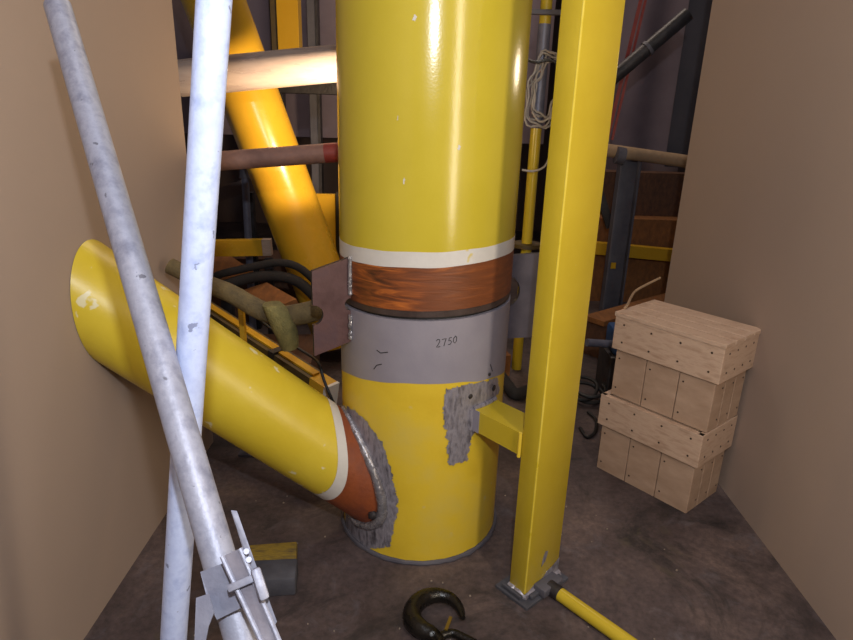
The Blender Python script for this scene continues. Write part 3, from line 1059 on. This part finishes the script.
def board(quad, th, mat, label):
    q = [Vector(p) for p in quad]
    nn = (q[1] - q[0]).cross(q[3] - q[0]).normalized()
    return tag(Geo().prism(q, nn * th).build('timber_board', M[mat], None), label, 'board')


board(((-1.407, 1.620, 0.619), (-1.208, 1.620, 0.625), (-0.985, 1.300, 0.621), (-1.219, 1.300, 0.554)), 0.035, 'timber', 'orange-brown board sloping below the flat yellow bar')
board(((-1.026, 1.150, 0.545), (-0.868, 1.150, 0.602), (-0.631, 0.800, 0.621), (-0.813, 0.800, 0.542)), 0.035, 'timber', 'orange-brown board sloping just above the khaki sling')
plank((-1.60, 2.36, 0.24), (-0.75, 2.40, 0.24), 0.3, 0.48, 'dark_timber', 'dark timber stack behind the flat yellow bar', 'timber', 'timber_baulk')
plank((-1.30, 1.10, 0.12), (-0.62, 1.15, 0.12), 0.44, 0.24, 'dark_timber', 'low dark timber behind the rear brace', 'timber', 'timber_baulk')
hz = smooth_pts([Vector(p) for p in ((-1.200, 1.100, 0.566), (-1.089, 1.120, 0.603), (-0.965, 1.150, 0.638), (-0.835, 1.180, 0.646), (-0.713, 1.200, 0.610), (-0.605, 1.200, 0.508))], 4)
tag(Geo().tube(hz, 0.030, 12).build('hose', M['hose'], None, True), 'thick black hose looped above the khaki sling', 'hose', 'black hoses behind the sling')
hz2 = [p + Vector((0.02, 0.03, 0.064 + 0.006 * math.sin(i * 0.6))) for i, p in enumerate(hz)]
tag(Geo().tube(hz2, 0.022, 12).build('hose', M['hose'], None, True), 'thinner black hose lying on the thick one', 'hose')

# ------------------------------------------------------------------ background, right of the column
# slim pole with yellow ends and a flange foot
pts = [Vector(p) for p in ((0.556, 1.500, 2.370), (0.581, 1.500, 1.982), (0.579, 1.500, 1.456), (0.582, 1.500, 0.794))]
xm = 0.585
o = thing('slim_pole', (xm, 1.5, 0), 'slim grey and yellow pole between the column and the box post', 'pole')
z0_, z1_, z2_ = pts[1].z, pts[2].z, pts[3].z
Geo().tube([(xm, 1.5, z0_), (xm, 1.5, 4.98)], 0.031, 24).build('upper_pole', M['yellow_post'], o, True)
Geo().tube([(xm, 1.5, z1_), (xm, 1.5, z0_)], 0.034, 24).build('sleeve', M['blue_grey'], o, True)
Geo().tube([(xm, 1.5, 0.0), (xm, 1.5, z1_)], 0.031, 24).build('lower_pole', M['yellow_post'], o, True)
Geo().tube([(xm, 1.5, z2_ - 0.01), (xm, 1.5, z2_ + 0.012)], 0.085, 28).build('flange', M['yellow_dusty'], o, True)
Geo().box((xm + 0.02, 1.452, pts[1].z + 0.05), (0.30, 0.03, 0.025), None, 0.004).build('cross_arm', M['grey_steel'], o)
# wire coil hung on the pole
o = thing('wire_coil', (0.599, 1.380, 1.612), 'loose coil of pale wire hung on the slim pole', 'wire')
cc = Vector((0.611, 1.440, 1.654))
cp = []
for i in range(190):
    a = 2 * PI * i / 34 + 0.4
    r = 0.118 + 0.022 * math.sin(i * 0.37) + 0.012 * math.sin(i * 1.1)
    cp.append(cc + Vector((r * math.cos(a) * 0.80 + 0.022 * math.sin(i * 0.11), -0.012 + 0.012 * math.sin(i * 0.23), r * 1.25 * math.sin(a) + 0.03 * math.sin(i * 0.07))))
Geo().tube(cp, 0.006, 6).build('coil', M['wire'], o, True)
tl = smooth_pts([Vector(p) for p in ((0.540, 1.400, 1.540), (0.584, 1.380, 1.491), (0.644, 1.370, 1.513), (0.692, 1.370, 1.463), (0.662, 1.380, 1.348), (0.631, 1.380, 1.262), (0.573, 1.380, 1.233), (0.507, 1.380, 1.237))], 5)
Geo().tube(tl, 0.006, 6).build('tail', M['wire'], o, True)
tl = smooth_pts([Vector(p) for p in ((0.497, 1.400, 1.797), (0.537, 1.380, 1.787), (0.607, 1.370, 1.798), (0.672, 1.370, 1.771))], 5)
Geo().tube(tl, 0.008, 6).build('tie', M['black'], o, True)

# hanging sheets far behind


def sheet(x0, x1, z0, z1, y, mat, label, amp=0.03, freq=7.0):
    nx, nz = 60, 6
    vs, fs = [], []
    for s in (0, 1):
        for j in range(nz + 1):
            for i in range(nx + 1):
                x = x0 + (x1 - x0) * i / nx
                z = z0 + (z1 - z0) * j / nz
                vs.append((x, y + s * 0.006 + amp * math.sin(x * freq + 0.6 * math.sin(z * 2)) + 0.5 * amp * math.sin(x * freq * 2.3 + 1), z))
    k = (nx + 1) * (nz + 1)
    for j in range(nz):
        for i in range(nx):
            a = j * (nx + 1) + i
            fs.append((a, a + 1, a + nx + 2, a + nx + 1))
            fs.append((k + a, k + a + nx + 1, k + a + nx + 2, k + a + 1))
    rim = [i for i in range(nx + 1)] + [j * (nx + 1) + nx for j in range(1, nz + 1)] + [nz * (nx + 1) + i for i in range(nx - 1, -1, -1)] + [j * (nx + 1) for j in range(nz - 1, 0, -1)]
    for a, b in zip(rim, rim[1:] + rim[:1]):
        fs.append((a, k + a, k + b, b))
    return tag(new_obj('hanging_sheet', vs, fs, M[mat], None, True), label, 'sheet')


sheet(-2.6, 1.05, 1.25, 4.95, 3.9, 'tarp', 'purple-grey sheet hanging behind the upper pipes')
sheet(1.12, 2.25, 0.95, 4.95, 3.7, 'tarp', 'purple-grey sheet hanging right of the box post')
sheet(2.02, 3.4, 1.12, 4.95, 3.35, 'dark_sheet', 'dark slate sheet at the far right')

# right-hand clutter
a, b = Vector((1.074, 2.000, 1.715)), Vector((1.368, 2.000, 1.984))
o = thing('slanting_pipe', a, 'dark pipe rising to the right behind the box post', 'pipe')
Geo().tube([a - (b - a) * 0.3, b + (b - a) * 0.5], 0.042, 24).build('pipe', M['dark_steel'], o, True)
Geo().tube([a.lerp(b, 0.75), a.lerp(b, 0.8)], 0.048, 24).build('collar', M['grey_steel'], o, True)
for i, (p, q, lab) in enumerate((((1.313, 2.300, 2.233), (1.203, 2.300, 1.370), 'red strap hanging right of the box post, nearer the edge'), ((1.380, 2.400, 2.308), (1.265, 2.400, 1.367), 'thinner red strap hanging behind the nearer one'))):
    p, q = Vector(p), Vector(q)
    tag(Geo().beam(p + (p - q) * 1.2, q, 0.022 - 0.006 * i, 0.006, (0, -1, 0)).build('red_strap', M['red_paint'], None), lab, 'strap')
a, b = Vector((1.258, 2.500, 1.293)), Vector((1.616, 2.500, 1.255))
o = thing('rail_pipe', a, 'brown horizontal pipe right of the box post', 'pipe')
Geo().tube([a - (b - a) * 0.6, b + (b - a) * 1.0], 0.045, 24).build('pipe', M['wood_rope'], o, True)
Geo().tube([Vector((1.320, 2.450, 1.264)), Vector((1.378, 2.450, 1.255))], 0.06, 20).build('clip', M['grey_steel'], o, True)
gx = 1.47
o = thing('grey_upright', (gx, 2.62, 0), 'dark grey steel upright below the brown horizontal pipe', 'post')
Geo().box((gx, 2.62, 0.61), (0.13, 0.012, 1.22), None, 0.002).build('web', M['grey_steel'], o)
Geo().box((gx - 0.07, 2.60, 0.61), (0.014, 0.09, 1.22), None, 0.002).build('flange', M['grey_steel'], o)
Geo().box((gx + 0.07, 2.60, 0.61), (0.014, 0.09, 1.22), None, 0.002).build('flange', M['grey_steel'], o)
Geo().box((gx - 0.02, 2.605, 0.42), (0.04, 0.012, 0.05), None, 0.004).build('yellow_mark', M['yellow_far'], o)
Geo().beam((gx - 0.05, 2.72, 0.70), (gx - 0.26, 2.72, 1.18), 0.04, 0.06).build('knee_brace', M['dark_steel'], o)
a, b = Vector((1.320, 2.900, 0.591)), Vector((1.929, 2.900, 0.341))
o = thing('low_yellow_beam', a, 'low yellow beam behind the dark grey upright', 'beam')
zt = (a.z + b.z) / 2
Geo().beam((1.05, 2.9, zt + 0.05), (2.3, 2.9, zt - 0.03), 0.07, 0.10, (0, 0, 1), 0.003).build('beam', M['yellow_far'], o)
Geo().box((1.15, 2.92, zt / 2), (0.05, 0.05, zt)).build('leg', M['dark_steel'], o)
Geo().box((2.1, 2.92, zt / 2 - 0.02), (0.05, 0.05, zt - 0.04)).build('leg', M['dark_steel'], o)
plank((1.0, 3.15, 0.36), (2.5, 3.15, 0.36), 0.25, 0.72, 'timber', 'orange-brown timber stack behind the low yellow beam', 'timber', 'timber_baulk')
plank((1.05, 3.3, 0.90), (2.5, 3.3, 0.90), 0.18, 0.36, 'dark_timber', 'dark timber lying on the orange-brown stack', 'timber', 'timber_baulk')
plank((1.12, 1.75, 0.12), (1.85, 2.35, 0.12), 0.22, 0.24, 'dark_timber', 'dark timber on the floor behind the crates', 'timber', 'timber_baulk')
plank((1.10, 1.72, 0.259), (1.88, 2.34, 0.259), 0.16, 0.036, 'timber', 'rusty brown plank lying on the dark timber', 'plank')
pf = [Vector(p) for p in ((0.574, 1.608, 0.040), (0.709, 1.518, 0.040))]
plank((0.27, 1.42, 0.07), (0.50, 1.48, 0.07), 0.22, 0.14, 'timber', 'orange-brown block on the floor seen under the grey side plate', 'block', 'timber_block')
hb = smooth_pts([Vector(p) for p in ((0.452, 1.354, 0.035), (0.490, 1.157, 0.035), (0.524, 1.053, 0.035), (0.611, 1.111, 0.035), (0.740, 1.258, 0.035))], 5)
tag(Geo().tube(hb, 0.035, 12).build('hose', M['hose'], None, True), 'thick black hose on the floor between column and post', 'hose')

# two stacked pine crates
CU = Vector((0.646, -0.763, 0)).normalized()
CN = Vector((-0.763, -0.646, 0)).normalized()
CZ = Vector((0, 0, 1))
CL, CD = 0.44, 0.26


def crate(corner, z0, z_panel, z_top, label, lid):
    """crate body of planks between z0 and z_panel with a batten proud of it up to z_top"""
    t = thing('pine_crate', (corner.x, corner.y, z0), label, 'crate', 'stacked pine crates')
    c = corner - CN * 0.016

    def side(origin, along, nrm, L):
        # body planks with thin joints, then the batten on top
        npl = 3
        w = L / npl
        for i in range(npl):
            p = origin + along * (w * (i + 0.5)) - nrm * 0.008 + CZ * ((z0 + z_panel) / 2)
            Geo().box(p, (w - 0.004, 0.016, z_panel - z0 - 0.001), (along, nrm, CZ), 0.0015).build('plank', M['ply'], t)
        p = origin + along * (L / 2) + nrm * 0.004 + CZ * ((z_panel + z_top) / 2 - 0.004)
        batten = Geo().box(p, (L + 0.03, 0.024, z_top - z_panel + 0.008), (along, nrm, CZ), 0.002).build('batten', M['pine'], t)
        for i in range(4):
            for zz in (z_panel + 0.03, z_top - 0.03):
                s = 0.03 + (L - 0.06) * i / 3
                q = origin + along * s + nrm * 0.0165 + CZ * zz
                Geo().tube([q - nrm * 0.002, q + nrm * 0.0008], 0.0045, 8).build('nail', M['nail'], batten)
        for zz in (z0 + 0.04, z_panel - 0.05):
            for s in (0.02, w * 1.0 + 0.02, w * 2 + 0.02):
                q = origin + along * s + nrm * 0.0005 + CZ * zz
                Geo().tube([q - nrm * 0.002, q + nrm * 0.001], 0.004, 8).build('nail', M['nail'], t)
    far = c - CN * CD
    side(c, CU, CN, CL)
    side(far, CU, -CN, CL)
    side(c - CN * CD + CU * 0.0, CN, -CU, CD)
    side(c - CN * CD + CU * CL, CN, CU, CD)
    if lid:
        for i in range(4):
            w = (CD + 0.05) / 4
            p = c + CN * 0.022 - CN * (w * (i + 0.5)) + CU * (CL / 2) + CZ * (z_top + 0.009)
            Geo().box(p, (CL + 0.04, w - 0.004, 0.018), (CU, CN, CZ), 0.002).build('lid_plank', M['pine'], t)
    else:
        p = c - CN * CD / 2 + CU * CL / 2 + CZ * (z_top - 0.010)
        Geo().box(p, (CL - 0.04, CD - 0.04, 0.016), (CU, CN, CZ)).build('lid', M['ply'], t)
    return t


corner = Vector((0.80, 0.367, 0))
crate(corner, 0.0, 0.235, 0.372, 'lower pale pine crate standing on the floor at the right edge', False)
crate(corner + CU * 0.012 - CN * 0.014, 0.374, 0.600, 0.738, 'upper pale pine crate with a planked lid, on top of the other crate', True)
# rope and blue cable drum behind the crates
rp = smooth_pts([Vector(p) for p in ((0.854, 0.413, 0.762), (0.882, 0.466, 0.764), (0.985, 0.720, 0.737), (1.043, 0.800, 0.745), (1.171, 0.900, 0.773))], 4)
tag(Geo().tube(rp, 0.006, 8).build('rope', M['wood_rope'], None, True), 'thin tan rope trailing over the crates from behind', 'rope')
bl = thing('blue_pump', (1.02, 1.0, 0), 'blue painted machine behind the crates', 'machine')
Geo().box((1.13, 1.18, 0.34), (0.16, 0.20, 0.14), None, 0.02).build('body', M['blue'], bl, True)
Geo().tube([(1.12, 1.14, 0.40), (1.12, 1.14, 0.46), (1.14, 1.12, 0.50), (1.19, 1.10, 0.51)], 0.026, 14).build('outlet', M['blue'], bl, True)
Geo().tube([(0.90, 1.10, 0.34), (1.06, 1.14, 0.32)], 0.022, 14).build('spout', M['blue_grey'], bl, True)
Geo().box((1.13, 1.18, 0.135), (0.20, 0.24, 0.27), None, 0.01).build('skid', M['dark_steel'], bl, True)
# black cable loops on the floor
cc = Vector((0.916, 1.025, 0.000))
cp = []
for i in range(90):
    a = 2 * PI * i / 30 + 0.4
    r = 0.085 + 0.025 * math.sin(i * 0.31)
    cp.append(cc + Vector((r * math.cos(a), 0.05 + 0.9 * r * math.sin(a), 0.012 + 0.05 * i / 90 + 0.05 * (1 + math.sin(a)) * 0.5)))
tag(Geo().tube(cp, 0.010, 8).build('cable_coil', M['black'], None, True), 'black cable coiled loosely on the floor beside the crates', 'cable')
ct = smooth_pts([Vector(p) for p in ((0.898, 0.908, 0.010), (0.919, 0.818, 0.010), (0.882, 0.688, 0.010), (0.828, 0.635, 0.010), (0.814, 0.726, 0.010))], 5)
tag(Geo().tube(ct, 0.009, 8).build('cable_end', M['black'], None, True), 'black cable end bent in a loop on the floor behind the post', 'cable')

# grit and slag crumbs scattered on the floor
rng = random.Random(4)
g = Geo()
for i in range(90):
    x = rng.uniform(-0.75, 0.95)
    y = rng.uniform(-0.9, 0.6)
    if math.hypot(x, y) < 0.34 or x - y * 0.8 > 0.75 and y > 0 or y > 0.1 and x > 0.5 or (0.2 < x < 0.6 and -0.56 < y < -0.2):
        continue
    s = rng.uniform(0.003, 0.006)
    g.box((x, y, s * 0.3), (s, s * rng.uniform(0.6, 1.4), s * 0.7), (Vector((math.cos(i), math.sin(i), 0)), Vector((-math.sin(i), math.cos(i), 0)), (0, 0, 1)))
gr = g.build('floor_grit', M['grit'], None)
gr['kind'] = 'stuff'
tag(gr, 'pale crumbs of grit scattered over the floor', 'grit')
